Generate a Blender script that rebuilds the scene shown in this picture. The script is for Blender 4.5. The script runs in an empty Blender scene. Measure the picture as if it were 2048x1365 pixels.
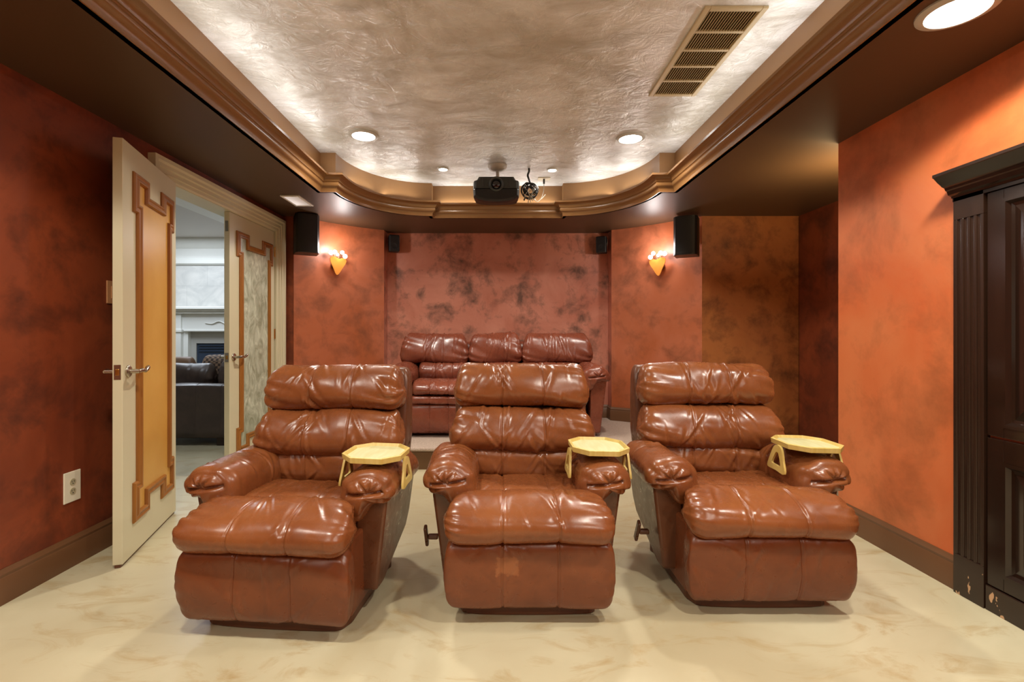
import bpy, bmesh, math, random
import numpy as np
from mathutils import Vector, Matrix
PI = math.pi
C = bpy.context.scene.collection
S2L = lambda c: tuple(((v/255)/12.92 if v/255 <= .04045 else ((v/255+.055)/1.055)**2.4) for v in c)

# ------------------------------------------------------------------ materials
def mat(name, rgb, rough=.5, metal=0, spec=.5, emit=None, estr=0, coat=0, **kw):
    m = bpy.data.materials.new(name); m.use_nodes = True
    b = m.node_tree.nodes['Principled BSDF']
    b.inputs['Base Color'].default_value = (*S2L(rgb), 1)
    b.inputs['Roughness'].default_value = rough
    b.inputs['Metallic'].default_value = metal
    b.inputs['Specular IOR Level'].default_value = spec
    b.inputs['Coat Weight'].default_value = coat
    if emit:
        b.inputs['Emission Color'].default_value = (*emit, 1); b.inputs['Emission Strength'].default_value = estr
    return m
class NT:
    def __init__(s, m):
        s.t = m.node_tree; s.b = s.t.nodes['Principled BSDF']; s.co = s.new('ShaderNodeTexCoord')
    def new(s, k, **p):
        n = s.t.nodes.new(k)
        for a, v in p.items(): setattr(n, a, v)
        return n
    def link(s, a, b): s.t.links.new(a, b)
    def mapping(s, scale=(1,1,1), rot=(0,0,0), loc=(0,0,0)):
        n = s.new('ShaderNodeMapping'); n.inputs['Scale'].default_value = scale; n.inputs['Rotation'].default_value = rot; n.inputs['Location'].default_value = loc
        s.link(s.co.outputs['Object'], n.inputs['Vector']); return n.outputs[0]
    def noise(s, scale, detail=4, rough=.5, vec=None, dist=0):
        n = s.new('ShaderNodeTexNoise'); n.inputs['Scale'].default_value = scale; n.inputs['Detail'].default_value = detail
        n.inputs['Roughness'].default_value = rough; n.inputs['Distortion'].default_value = dist
        s.link(vec if vec is not None else s.co.outputs['Object'], n.inputs['Vector']); return n.outputs['Fac']
    def ramp(s, fac, stops):
        n = s.new('ShaderNodeValToRGB'); e = n.color_ramp.elements
        while len(e) < len(stops): e.new(.5)
        for k, (p, c) in enumerate(stops):
            e[k].position = p; e[k].color = (*S2L(c), 1) if not isinstance(c, (int, float)) else (c, c, c, 1)
        s.link(fac, n.inputs['Fac']); return n.outputs['Color']
    def mix(s, fac, a, b, mode='MIX'):
        n = s.new('ShaderNodeMix', data_type='RGBA', blend_type=mode)
        for sock, v in ((n.inputs[0], fac), (n.inputs[6], a), (n.inputs[7], b)):
            if hasattr(v, 'node'): s.link(v, sock)
            elif isinstance(v, (int, float)): sock.default_value = v
            else: sock.default_value = (*S2L(v), 1)
        return n.outputs[2]
    def color(s, c): s.link(c, s.b.inputs['Base Color'])
    def rough(s, c): s.link(c, s.b.inputs['Roughness'])
    def bump(s, h, strength=.2, dist=.01):
        n = s.new('ShaderNodeBump'); n.inputs['Strength'].default_value = strength; n.inputs['Distance'].default_value = dist
        s.link(h, n.inputs['Height']); s.link(n.outputs[0], s.b.inputs['Normal'])

def faux_wall(name, base, alt, dark, blotch=.5, scale=1.6, rough=.42):
    m = mat(name, base, rough, spec=.45); t = NT(m)
    n1 = t.noise(scale, 5, .6, dist=.8); n2 = t.noise(scale*2.6, 6, .65, dist=.25, vec=t.mapping(loc=(3.1, 7.7, 1.3)))
    c = t.mix(t.ramp(n1, [(.35, 0.0), (.68, 1.0)]), base, alt)
    c = t.mix(t.ramp(n2, [(.47, 0.0), (.68, blotch)]), c, dark)
    t.color(c); t.rough(t.ramp(n2, [(.3, rough-.06), (.8, rough+.16)])); t.bump(n2, .06, .02)
    return m
M = {}
M['wall_l'] = faux_wall('suede_shaded_left', (112, 50, 28), (146, 70, 38), (64, 30, 18), .7)  # suede paint with the shade of this side darkened into its colours
M['wall_r'] = faux_wall('suede_lit_right', (198, 94, 46), (206, 118, 70), (128, 72, 34), .55, 1.1)  # same suede paint, lamplight on this side brightened into its colours
M['wall_b'] = faux_wall('sponged_rose_back', (206, 136, 112), (180, 106, 82), (80, 58, 44), .85, 1.9, .45)
M['wall_s'] = faux_wall('suede_red_curve', (172, 92, 54), (186, 108, 76), (106, 62, 38), .65, 1.5, .36)
M['wall_o'] = faux_wall('suede_umber_back', (168, 100, 54), (190, 120, 64), (92, 54, 30), .8, 1.6, .4)
m = M['ceil'] = mat('trowelled_plaster', (188, 180, 166), .3, spec=.7); t = NT(m)
n1 = t.noise(1.1, 6, .62, dist=.7); n2 = t.noise(4.5, 7, .62, dist=.9, vec=t.mapping(scale=(.6, 1.1, 1), rot=(0, 0, .5))); n3 = t.noise(9, 5, .6, dist=1.4)
c = t.mix(t.ramp(n1, [(.38, 0.0), (.62, 1.0)]), (184, 180, 170), (236, 238, 240))
c = t.mix(t.ramp(n2, [(.48, 0.0), (.72, .7)]), c, (156, 146, 128)); t.color(c)
t.rough(t.ramp(n2, [(.3, .16), (.7, .4)])); t.bump(t.mix(.5, n2, n3), .5, .04)
M['soffit'] = mat('soffit_brown_satin', (80, 57, 37), .46, spec=.45)
M['crown'] = mat('crown_bronze', (132, 94, 56), .26, spec=.55)
M['band'] = mat('band_bronze', (150, 112, 72), .4, spec=.5)
M['base_l'] = mat('baseboard_umber', (104, 70, 44), .38)
m = M['floor'] = mat('stained_concrete', (204, 196, 168), .38, spec=.45); t = NT(m)
n1 = t.noise(1.3, 6, .6, dist=1.1); n2 = t.noise(3.2, 7, .62, dist=1.6, vec=t.mapping(rot=(0, 0, .6), scale=(1, 2.2, 1)))
c = t.mix(t.ramp(n1, [(.35, 0.0), (.65, 1.0)]), (188, 177, 144), (198, 189, 158))
n3 = t.noise(.8, 4, .55, dist=.6, vec=t.mapping(loc=(5, 2, 0)))
c = t.mix(t.ramp(n3, [(.42, 0.0), (.62, .55)]), c, (168, 152, 118))
c = t.mix(t.ramp(n2, [(.52, 0.0), (.72, .75)]), c, (166, 138, 90)); t.color(c); t.rough(t.ramp(n1, [(.3, .3), (.7, .46)])); t.bump(n2, .04, .01)
m = M['carpet'] = mat('cut_pile_carpet', (196, 176, 158), .95, spec=.1); t = NT(m)
n1 = t.noise(220, 2); n2 = t.noise(14, 3); t.color(t.mix(t.ramp(n1, [(.35, 0.0), (.65, 1.0)]), (170, 148, 130), (208, 188, 172))); t.bump(n1, .9, .01)
M['fascia'] = mat('riser_fascia', (96, 66, 36), .5)

def leather(name, a, b, dark, rough=.34, patch=None):
    m = mat(name, a, rough, spec=.5); t = NT(m)
    n1 = t.noise(5, 5, .6, dist=.6); n2 = t.noise(420, 2); n3 = t.noise(22, 3, .5, dist=.6)
    c = t.mix(t.ramp(n1, [(.35, 0.0), (.68, 1.0)]), a, b)
    c = t.mix(t.ramp(n3, [(.55, 0.0), (.85, .35)]), c, dark)
    if patch:                                                    # worn pale scuff with its own outline
        px, pz, sx, sz = patch
        sep = t.new('ShaderNodeSeparateXYZ'); t.link(t.co.outputs['Object'], sep.inputs[0])
        def absd(o, c0, s0):
            q = t.new('ShaderNodeMath', operation='SUBTRACT'); t.link(o, q.inputs[0]); q.inputs[1].default_value = c0
            r = t.new('ShaderNodeMath', operation='ABSOLUTE'); t.link(q.outputs[0], r.inputs[0])
            w = t.new('ShaderNodeMath', operation='DIVIDE'); t.link(r.outputs[0], w.inputs[0]); w.inputs[1].default_value = s0
            return w.outputs[0]
        mx = t.new('ShaderNodeMath', operation='MAXIMUM'); t.link(absd(sep.outputs[0], px, sx), mx.inputs[0]); t.link(absd(sep.outputs[2], pz, sz), mx.inputs[1])
        ad = t.new('ShaderNodeMath', operation='ADD'); t.link(mx.outputs[0], ad.inputs[0]); t.link(t.noise(60, 3), ad.inputs[1])
        c = t.mix(t.ramp(ad.outputs[0], [(.0, .6), (1.0, 0.0)]) if False else t.ramp_scaled(ad.outputs[0]), c, (164, 104, 62))
    t.color(c)
    h = t.mix(.35, n3, n2); t.bump(h, .07, .006)
    t.rough(t.ramp(n3, [(.3, rough-.05), (.75, rough+.1)]))
    return m
def _rs(self, o):
    q = self.new('ShaderNodeMapRange'); self.link(o, q.inputs['Value']); q.inputs['From Min'].default_value = 1.35; q.inputs['From Max'].default_value = 1.55
    q.inputs['To Min'].default_value = .4; q.inputs['To Max'].default_value = 0; return q.outputs[0]
NT.ramp_scaled = _rs
M['leather'] = leather('chestnut_leather', (134, 78, 42), (117, 64, 34), (80, 43, 22), .25)
M['leather_patch'] = leather('chestnut_leather_scuffed', (122, 66, 35), (106, 54, 27), (74, 38, 19), .3, patch=(-.085, .235, .042, .032))
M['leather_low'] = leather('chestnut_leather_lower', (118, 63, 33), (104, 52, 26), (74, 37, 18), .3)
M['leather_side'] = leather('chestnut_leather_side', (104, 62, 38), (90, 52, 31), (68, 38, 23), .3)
M['leather_sofa'] = leather('russet_leather', (128, 68, 48), (112, 56, 39), (78, 38, 25), .26)
M['leather_dark'] = leather('espresso_leather', (74, 60, 52), (60, 48, 42), (40, 32, 28), .36)
M['chairbase'] = mat('walnut_base', (92, 54, 32), .4)
M['plinth'] = mat('dark_plinth', (44, 26, 16), .5)
m = M['traywood'] = mat('pale_maple', (214, 188, 104), .42); t = NT(m)
n1 = t.noise(9, 4, .5, vec=t.mapping(scale=(6, 1, 1))); t.color(t.mix(t.ramp(n1, [(.3, 0.0), (.7, 1.0)]), (196, 166, 84), (212, 188, 116)))
m = M['traytop'] = mat('pale_maple_top', (206, 200, 140), .38); t = NT(m)
n1 = t.noise(9, 4, .5, vec=t.mapping(scale=(6, 1, 1))); t.color(t.mix(t.ramp(n1, [(.3, 0.0), (.7, 1.0)]), (196, 190, 136), (210, 208, 164)))
M['cream'] = mat('cream_paint', (206, 198, 166), .4)
M['gold'] = mat('amber_panel', (206, 146, 58), .34); t = NT(M['gold'])
n1 = t.noise(3, 4); t.color(t.mix(t.ramp(n1, [(.3, 0.0), (.7, 1.0)]), (200, 146, 66), (214, 166, 86)))
m = M['silver'] = mat('brushed_silver_panel', (176, 170, 146), .32); t = NT(m)
n1 = t.noise(9, 6, .6, dist=1.8, vec=t.mapping(scale=(1, 1, .6))); t.color(t.mix(t.ramp(n1, [(.36, 0.0), (.66, 1.0)]), (146, 150, 126), (206, 212, 190))); t.bump(n1, .2, .01)
m = M['moulding'] = mat('stained_moulding', (168, 98, 34), .35); t = NT(m)
n1 = t.noise(14, 3, .5, vec=t.mapping(scale=(4, 4, .4))); t.color(t.mix(n1, (132, 78, 28), (164, 108, 48)))
M['nickel'] = mat('satin_nickel', (188, 178, 162), .25, metal=1)
M['brass'] = mat('brass', (196, 150, 78), .3, metal=1)
m = M['darkwood'] = mat('espresso_wood', (50, 32, 22), .16, spec=.55); t = NT(m)
n1 = t.noise(7, 4, .5, vec=t.mapping(scale=(5, 5, .4))); t.color(t.mix(n1, (26, 16, 11), (42, 26, 18)))
m = M['chippedwood'] = mat('chipped_espresso_wood', (50, 32, 22), .26, spec=.55); t = NT(m)
n1 = t.noise(7, 4, .5, vec=t.mapping(scale=(5, 5, .4))); n2 = t.noise(24, 3, .6, vec=t.mapping(scale=(1, 1, .5)))
sep = t.new('ShaderNodeSeparateXYZ'); t.link(t.co.outputs['Object'], sep.inputs[0])
mr = t.new('ShaderNodeMapRange'); t.link(sep.outputs[2], mr.inputs['Value']); mr.inputs['From Min'].default_value = .02; mr.inputs['From Max'].default_value = .2; mr.inputs['To Min'].default_value = .1; mr.inputs['To Max'].default_value = -.06
ad = t.new('ShaderNodeMath', operation='ADD'); t.link(n2, ad.inputs[0]); t.link(mr.outputs[0], ad.inputs[1])
t.color(t.mix(t.ramp(ad.outputs[0], [(.70, 0.0), (.72, 1.0)]), t.mix(n1, (32, 19, 12), (50, 31, 20)), (190, 150, 112)))
M['black'] = mat('black_cabinet', (20, 20, 20), .4)
M['grille'] = mat('speaker_cloth', (17, 17, 17), .55)
M['proj'] = mat('projector_grey', (46, 50, 48), .32)
M['projlow'] = mat('projector_black', (14, 13, 12), .4)
M['glassdark'] = mat('lens_glass', (12, 12, 14), .06, spec=.8)
M['mount'] = mat('mount_grey', (176, 166, 150), .35)
M['cable'] = mat('cable_black', (38, 36, 32), .4)
M['cablew'] = mat('cable_grey', (176, 172, 160), .4)
M['plate'] = mat('ivory_plate', (226, 220, 196), .35)
M['slot'] = mat('socket_ivory', (176, 166, 134), .4)
M['tanplate'] = mat('tan_switch_plate', (196, 142, 96), .4)
M['ventmetal'] = mat('cream_vent_metal', (190, 172, 132), .42)
M['ventdark'] = mat('duct_dark', (84, 70, 46), .8)
M['white'] = mat('white_enamel', (226, 222, 212), .4)
M['ring'] = mat('ring_enamel', (186, 182, 172), .35)
M['lens'] = mat('lit_lens', (255, 255, 255), .5, emit=(1, .97, .92), estr=30)
M['globe'] = mat('lit_globe', (255, 255, 255), .3, emit=(1, .97, .95), estr=9)
M['shield'] = mat('amber_shield', (222, 140, 58), .4, emit=(.8, .3, .05), estr=.45)
M['stemmetal'] = mat('bronze_stem', (120, 96, 70), .3, metal=1)
# the room beyond the doors
m = M['stone'] = mat('pale_stone', (206, 204, 198), .4); t = NT(m)
n1 = t.noise(2.5, 6, .6, dist=1.5); br = t.new('ShaderNodeTexBrick'); br.inputs['Scale'].default_value = 1
mp = t.mapping(rot=(PI/2, 0, 0)); t.link(mp, br.inputs['Vector']); br.inputs['Brick Width'].default_value = .6; br.inputs['Row Height'].default_value = .3; br.inputs['Mortar Size'].default_value = .004
br.inputs['Color1'].default_value = (1, 1, 1, 1); br.inputs['Color2'].default_value = (.93, .93, .93, 1); br.inputs['Mortar'].default_value = (.86, .86, .86, 1)
c = t.mix(t.ramp(n1, [(.35, 0.0), (.65, 1.0)]), (190, 190, 186), (216, 214, 208)); t.color(t.mix(1.0, c, br.outputs['Color'], 'MULTIPLY'))
M['offwhite'] = mat('white_trim_paint', (222, 222, 216), .4)
M['hallwall'] = mat('hall_plaster', (196, 190, 180), .5)
M['hallceil'] = mat('hall_ceiling', (196, 190, 184), .5)
M['firetile'] = mat('surround_tile', (170, 168, 162), .35)
M['firebox'] = mat('firebox_blue_reflection', (44, 56, 74), .3)  # bluish reflection painted into the dark firebox colour
M['fireglass'] = mat('firebox_glass', (110, 132, 164), .08, spec=.8)  # blue reflection put into the glass colour too
m = M['weave'] = mat('woven_brown', (110, 84, 62), .7); t = NT(m)
ck = t.new('ShaderNodeTexChecker'); ck.inputs['Scale'].default_value = 36; t.link(t.co.outputs['Object'], ck.inputs['Vector'])
ck.inputs['Color1'].default_value = (*S2L((60, 42, 30)), 1); ck.inputs['Color2'].default_value = (*S2L((140, 112, 86)), 1); t.color(ck.outputs['Color'])
M['throw'] = mat('tan_leather', (116, 86, 60), .5)

# ------------------------------------------------------------------ mesh helpers
def new_bm(): return bmesh.new()
def obj(name, bm, m=None, parent=None, smooth=None, bevel=0, loc=None):
    me = bpy.data.meshes.new(name)
    if isinstance(bm, tuple):
        me.from_pydata(bm[0], [], bm[1]); b2 = bmesh.new(); b2.from_mesh(me); bmesh.ops.recalc_face_normals(b2, faces=b2.faces); b2.to_mesh(me); b2.free()
    else:
        bmesh.ops.recalc_face_normals(bm, faces=bm.faces); bm.to_mesh(me); bm.free()
    o = bpy.data.objects.new(name, me); C.objects.link(o)
    for mm in (m if isinstance(m, (list, tuple)) else [m]):
        if mm: me.materials.append(mm)
    if parent: o.parent = parent
    if loc: o.location = loc
    if smooth is not None:
        me.shade_smooth()
        if smooth < 180: me.set_sharp_from_angle(angle=math.radians(smooth))
    if bevel:
        md = o.modifiers.new('bevel', 'BEVEL'); md.width = bevel; md.segments = 2; md.limit_method = 'ANGLE'; md.angle_limit = math.radians(40)
    return o
def tag(o, label, cat, group=None):
    o['label'] = label; o['category'] = cat
    if group: o['group'] = group
    return o
def thing(name, label, cat, loc=(0, 0, 0), rz=0, group=None):
    o = bpy.data.objects.new(name, None); C.objects.link(o); o.location = loc; o.rotation_euler = (0, 0, rz); o.empty_display_size = .1
    return tag(o, label, cat, group)
def struct(o, label=None, cat=None):
    o['kind'] = 'structure'
    if label: o['label'] = label
    if cat: o['category'] = cat
    return o
def box(bm, x0, x1, y0, y1, z0, z1, mi=0):
    v = [bm.verts.new((x, y, z)) for z in (z0, z1) for y in (y0, y1) for x in (x0, x1)]
    for f in ((0, 2, 3, 1), (4, 5, 7, 6), (0, 1, 5, 4), (2, 6, 7, 3), (0, 4, 6, 2), (1, 3, 7, 5)):
        bm.faces.new([v[i] for i in f]).material_index = mi
    return v
def xf(bm, verts, mtx):
    bmesh.ops.transform(bm, matrix=mtx, verts=verts)
def prism(bm, pts, f, a0, a1, mi=0):
    """closed 2-D outline pts extruded from a0 to a1; f(p,q,a)->xyz"""
    A = [bm.verts.new(f(p, q, a0)) for p, q in pts]; B = [bm.verts.new(f(p, q, a1)) for p, q in pts]; n = len(pts)
    for i in range(n): bm.faces.new((A[i], A[(i+1) % n], B[(i+1) % n], B[i])).material_index = mi
    bm.faces.new(A).material_index = mi; bm.faces.new(B[::-1]).material_index = mi
def lathe(bm, prof, centre=(0, 0, 0), axis='Z', seg=28, close=True):
    rings = []
    for r, h in prof:
        ring = []
        for k in range(seg):
            a = 2*PI*k/seg; c, s = r*math.cos(a), r*math.sin(a)
            p = (c, s, h) if axis == 'Z' else ((c, h, s) if axis == 'Y' else (h, c, s))
            ring.append(bm.verts.new(Vector(p)+Vector(centre)))
        rings.append(ring)
    for i in range(len(rings)-1):
        for k in range(seg): bm.faces.new((rings[i][k], rings[i][(k+1) % seg], rings[i+1][(k+1) % seg], rings[i+1][k]))
    if close:
        bm.faces.new(rings[0]); bm.faces.new(rings[-1][::-1])
def tube(bm, pts, r, seg=8, taper=None):
    pts = [Vector(p) for p in pts]; rings = []; n = len(pts); up = Vector((0, 0, 1))
    for i, p in enumerate(pts):
        t = (pts[min(i+1, n-1)]-pts[max(i-1, 0)]).normalized()
        a = t.cross(up)
        if a.length < .05: a = t.cross(Vector((1, 0, 0)))
        a.normalize(); b = t.cross(a); rr = r*(taper(i/(n-1)) if taper else 1)
        rings.append([bm.verts.new(p+a*rr*math.cos(2*PI*k/seg)+b*rr*math.sin(2*PI*k/seg)) for k in range(seg)])
    for i in range(n-1):
        for k in range(seg): bm.faces.new((rings[i][k], rings[i][(k+1) % seg], rings[i+1][(k+1) % seg], rings[i+1][k]))
    bm.faces.new(rings[0][::-1]); bm.faces.new(rings[-1])
def catmull(pts, per, closed=False):
    out = []; n = len(pts)
    rng = range(n) if closed else range(n-1)
    for i in rng:
        g = (lambda j: pts[j % n]) if closed else (lambda j: pts[max(0, min(n-1, j))])
        p0, p1, p2, p3 = (np.array(g(i+k), float) for k in (-1, 0, 1, 2))
        for k in range(per):
            t = k/per
            out.append(tuple(.5*((2*p1)+(-p0+p2)*t+(2*p0-5*p1+4*p2-p3)*t*t+(-p0+3*p1-3*p2+p3)*t**3)))
    if not closed: out.append(tuple(pts[-1]))
    return out
def sweep(bm, path, prof, z0=0, closed=False, side=1, f=None, caps=True):
    """prof (d, h): d to the left of the path (times side), h up; mitred. f maps (x, y, h) to xyz"""
    n = len(path); P2 = [Vector(p) for p in path]; rows = []
    for i in range(n):
        a = P2[i]-P2[i-1] if (i > 0 or closed) else P2[1]-P2[0]
        b = P2[(i+1) % n]-P2[i] if (i < n-1 or closed) else P2[n-1]-P2[n-2]
        a.normalize(); b.normalize()
        na, nb = Vector((-a.y, a.x)), Vector((-b.y, b.x)); m = na+nb
        if m.length < 1e-6: m = na.copy()
        m.normalize(); k = 1/max(.3, m.dot(na))
        row = []
        for d, h in prof:
            q = P2[i]+m*(d*k*side)
            row.append(bm.verts.new(f(q.x, q.y, h) if f else (q.x, q.y, z0+h)))
        rows.append(row)
    L = len(prof)
    for i in range(n if closed else n-1):
        r0, r1 = rows[i], rows[(i+1) % n]
        for k in range(L): bm.faces.new((r0[k], r0[(k+1) % L], r1[(k+1) % L], r1[k]))
    if not closed and caps: bm.faces.new(rows[0]); bm.faces.new(rows[-1][::-1])
def wall_strip(path, z0, z1, thick, side=-1):
    bm = new_bm(); sweep(bm, path, [(0, z0), (0, z1), (thick, z1), (thick, z0)], side=side); return bm

def pillow(bm, a0, a1, ctrl, mapper, seed=0, R=.05, k=.45, per=6, cols=90, seams=(), gather=.004, gk=11, gl=.07, nf=8, famp=.004,
           fwin=(2, 6), wscale=None, puff=.003, dome=.012, seamd=.004, hcrease=None, slant=.05, slit=None):
    """stuffed cushion: outline ctrl (p,q) swept along a in a0..a1 with rounded gathered ends, seams and folds; mapper(a,p,q)->xyz arrays"""
    rnd = random.Random(seed)
    prof = np.array(catmull(ctrl, per, True)); N = len(prof); v = np.arange(N)/per; nc = len(ctrl)
    c = prof.mean(0); tn = np.roll(prof, -1, 0)-np.roll(prof, 1, 0); nr = np.stack([tn[:, 1], -tn[:, 0]], 1); nr /= np.linalg.norm(nr, axis=1)[:, None]
    area = np.sum(prof[:, 0]*np.roll(prof[:, 1], -1)-np.roll(prof[:, 0], -1)*prof[:, 1])
    if area < 0: nr = -nr
    W = (a1-a0)/2; mid = (a0+a1)/2
    d = [R*(1-math.cos(PI/2*i/8)) for i in range(8)]
    aa = sorted(set([round(-W+x, 5) for x in d]+[round(W-x, 5) for x in d]+[round(x, 5) for x in np.linspace(-W+R, W-R, cols)]+[round(s+e, 5) for s in seams for e in (-.012, -.007, -.003, 0, .003, .007, .012)]))
    A = np.array(aa)
    dist = W-np.abs(A); e = np.where(dist < R, np.sqrt(np.clip(1-((R-dist)/R)**2, 0, 1)), 1.0); sc = 1-k*(1-e)
    D = np.zeros((len(A), N)); AA, VV = np.meshgrid(A, v, indexing='ij'); DD = np.meshgrid(dist, v, indexing='ij')[0]
    for _ in range(6):
        fx, fv, ph = rnd.uniform(3, 16), rnd.randint(1, 4), rnd.uniform(0, 6.28); D += puff*.45*np.sin(fx*AA+fv*VV*2*PI/nc+ph)
    for sg in (-1, 1):                                             # gathers fan out of each end
        g = np.exp(-((W-sg*AA)/gl)**1.0)
        ph = rnd.uniform(0, 6.28); w = np.sin(gk*2*PI*VV/nc+ph+1.3*np.sin(3*2*PI*VV/nc+ph*2)+AA*25)*(.6+.4*np.sin(2*2*PI*VV/nc+ph*3))
        D += gather*g*(w-.35*w*w)
    for s in seams:
        x = AA-s; D += -seamd*np.exp(-(x/.0045)**2)+.35*seamd*np.exp(-((x-.009)/.004)**2)-.8*seamd*np.exp(-(x/.03)**2)
    for _ in range(nf):
        base = rnd.choice(list(seams)+[rnd.uniform(-W*.85, W*.85)]*2) if seams else rnd.uniform(-W*.85, W*.85)
        x0 = base+rnd.gauss(0, .035); vc = rnd.uniform(*fwin); vl = rnd.uniform(.5, 1.5); sl = rnd.uniform(-slant, slant); s = rnd.uniform(.006, .014); am = famp*rnd.uniform(.5, 1.2)
        x = AA-x0-sl*(VV-vc)
        D += am*(np.exp(-(x/s)**2)-.8*np.exp(-((x-1.7*s)/(1.2*s))**2))*np.exp(-((VV-vc)/vl)**2)
    if hcrease:                                                    # a pinched line round the loop near one end
        for vc, amp, sg, ln in hcrease:
            D -= amp*np.exp(-((VV-vc)/.28)**2)*np.exp(-((W-sg*AA)/ln)**2)
    ws = np.ones(N) if wscale is None else np.interp(v, np.arange(nc+1), list(wscale)+[wscale[0]])
    base = c[None, None, :]+(prof-c)[None, :, :]*sc[:, None, None]+nr[None, :, :]*D[:, :, None]*(.35+.65*sc[:, None, None])
    Ax = mid+AA*ws[None, :]
    n0 = len(bm.verts)
    X, Y, Z = mapper(Ax, base[..., 0], base[..., 1])
    rows = [[bm.verts.new((X[i, j], Y[i, j], Z[i, j])) for j in range(N)] for i in range(len(A))]
    for i in range(len(A)-1):
        for j in range(N): bm.faces.new((rows[i][j], rows[i][(j+1) % N], rows[i+1][(j+1) % N], rows[i+1][j]))
    for end, sg in ((0, -1), (len(A)-1, 1)):                       # puffed end caps, pinched where slit asks for it
        prev = rows[end]; pinch = slit is not None and sg == slit[0]
        for s_, b_ in (((.93, .3), (.84, .5), (.74, .66), (.63, .78), (.52, .87), (.41, .94), (.3, .98), (.18, 1), (.06, 1)) if pinch else ((.8, .5), (.5, .85), (.2, 1))):
            q = c[None]+(base[end]-c[None])*s_
            a_ = Ax[end]+sg*dome*b_
            if pinch:
                sx, sz, dep = slit[1:4]; dx, dz = q[:, 0]-sx, q[:, 1]-sz; rr = np.hypot(dx, dz); th = np.arctan2(dz, dx)
                cut = dep*np.exp(-((dz-.12*dx)/.0065)**2)
                for t0, l0 in slit[4]: cut = np.maximum(cut, dep*.75*np.exp(-(rr*np.sin((th-t0))/.006)**2)*np.exp(-(rr/l0)**2)*(np.cos(th-t0) > 0))
                a_ = a_-sg*(cut-.35*dep*np.exp(-(rr/.05)**2)*0)
            x, y, z = mapper(a_, q[:, 0], q[:, 1])
            cur = [bm.verts.new((x[j], y[j], z[j])) for j in range(N)]
            for j in range(N): bm.faces.new((prev[j], prev[(j+1) % N], cur[(j+1) % N], cur[j]))
            prev = cur
        bm.faces.new(prev)
XM = lambda a, p, q: (a, p, q)                                     # cushions that run across x
YM = lambda a, p, q: (p, a, q)                                     # cushions that run along y
def cushion(name, parent, m, *a, **k):
    bm = new_bm(); pillow(bm, *a, **k); return obj(name, bm, m, parent, smooth=180)

# ------------------------------------------------------------------ room
H1, H2, DZ = 2.224, 2.53, .18           # soffit, tray ceiling, platform
XL, XR, YF = -2.04, 1.995, -1.9
curve_l = catmull([(-1.93, 4.58), (-1.75, 4.72), (-1.585, 4.87), (-1.40, 5.045), (-1.22, 5.2)], 6)
curve_l = [(x-.035*math.sin(PI*i/(len(curve_l)-1)), y+.035*math.sin(PI*i/(len(curve_l)-1))) for i, (x, y) in enumerate(curve_l)]
curve_r = [(-x+.005, y-.005) for x, y in curve_l]
def quad_obj(name, pts, m):
    bm = new_bm(); bm.faces.new([bm.verts.new(p) for p in pts]); return obj(name, bm, m)
bm = new_bm(); box(bm, -6.4, 3.0, YF-.1, 7.2, -.1, 0); struct(obj('floor', bm, M['floor']))
bm = new_bm()
T = .14
box(bm, XL-T, XL, YF, 2.93, 0, H1+.02); box(bm, XL-T, XL, 4.45, 4.72, 0, H1+.02); box(bm, XL-T, XL, 2.93, 4.45, 2.055, H1+.02)
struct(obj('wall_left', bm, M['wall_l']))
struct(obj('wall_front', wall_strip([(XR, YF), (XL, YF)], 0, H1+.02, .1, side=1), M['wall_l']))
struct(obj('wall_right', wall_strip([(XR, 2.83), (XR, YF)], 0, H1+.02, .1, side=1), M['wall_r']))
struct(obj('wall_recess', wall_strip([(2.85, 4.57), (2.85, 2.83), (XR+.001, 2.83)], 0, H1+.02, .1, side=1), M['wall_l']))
struct(obj('wall_back_right', wall_strip([(1.935, 4.575), (2.85, 4.575)], 0, H1+.02, .1, side=1), M['wall_o']))
struct(obj('wall_curve_right', wall_strip(curve_r, 0, H1+.02, .08, side=-1), M['wall_s'], smooth=30))
struct(obj('wall_curve_left', wall_strip(curve_l, 0, H1+.02, .08, side=1), M['wall_s'], smooth=30))
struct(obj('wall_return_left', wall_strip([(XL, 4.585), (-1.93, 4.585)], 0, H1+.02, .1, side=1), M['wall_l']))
struct(obj('wall_back', wall_strip([(-1.22, 5.2), (-1.22, 5.36), (1.225, 5.36), (1.225, 5.2)], 0, H1+.02, .08, side=1), M['wall_b']))

def tray_path():
    p = [(-1.39, YF+.5), (-1.39, 3.79), (-1.27, 3.79)]
    for i in range(1, 19):
        a = PI/2*i/18; p.append((-.62-.65*math.cos(a), 3.79+.77*math.sin(a)))
    p.append((-.62, 4.645))
    return p+[(-x, y) for x, y in reversed(p)]
tray = tray_path()
room = [(XL-.02, YF-.02), (XR+.02, YF-.02), (XR+.02, 2.81), (2.87, 2.81), (2.87, 4.62), (1.95, 4.62)]+[(x+.03, y+.03) for x, y in curve_r]+[(1.25, 5.4), (-1.25, 5.4)]+[(x-.03, y+.03) for x, y in reversed(curve_l)]+[(-1.95, 4.62), (XL-.02, 4.62)]
bm = new_bm(); E = []
for loop in (room, tray):
    vs = [bm.verts.new((x, y, H1)) for x, y in loop]
    for i in range(len(vs)): E.append(bm.edges.new((vs[i], vs[(i+1) % len(vs)])))
bmesh.ops.triangle_fill(bm, use_beauty=True, use_dissolve=False, edges=E)
r = bmesh.ops.extrude_face_region(bm, geom=bm.faces[:]); bmesh.ops.translate(bm, verts=[g for g in r['geom'] if isinstance(g, bmesh.types.BMVert)], vec=(0, 0, .012))
struct(obj('ceiling_soffit', bm, M['soffit']))
bm = new_bm(); box(bm, -1.7, 1.7, YF-.1, 5.0, H2, H2+.05); struct(obj('ceiling', bm, M['ceil']))
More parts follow.
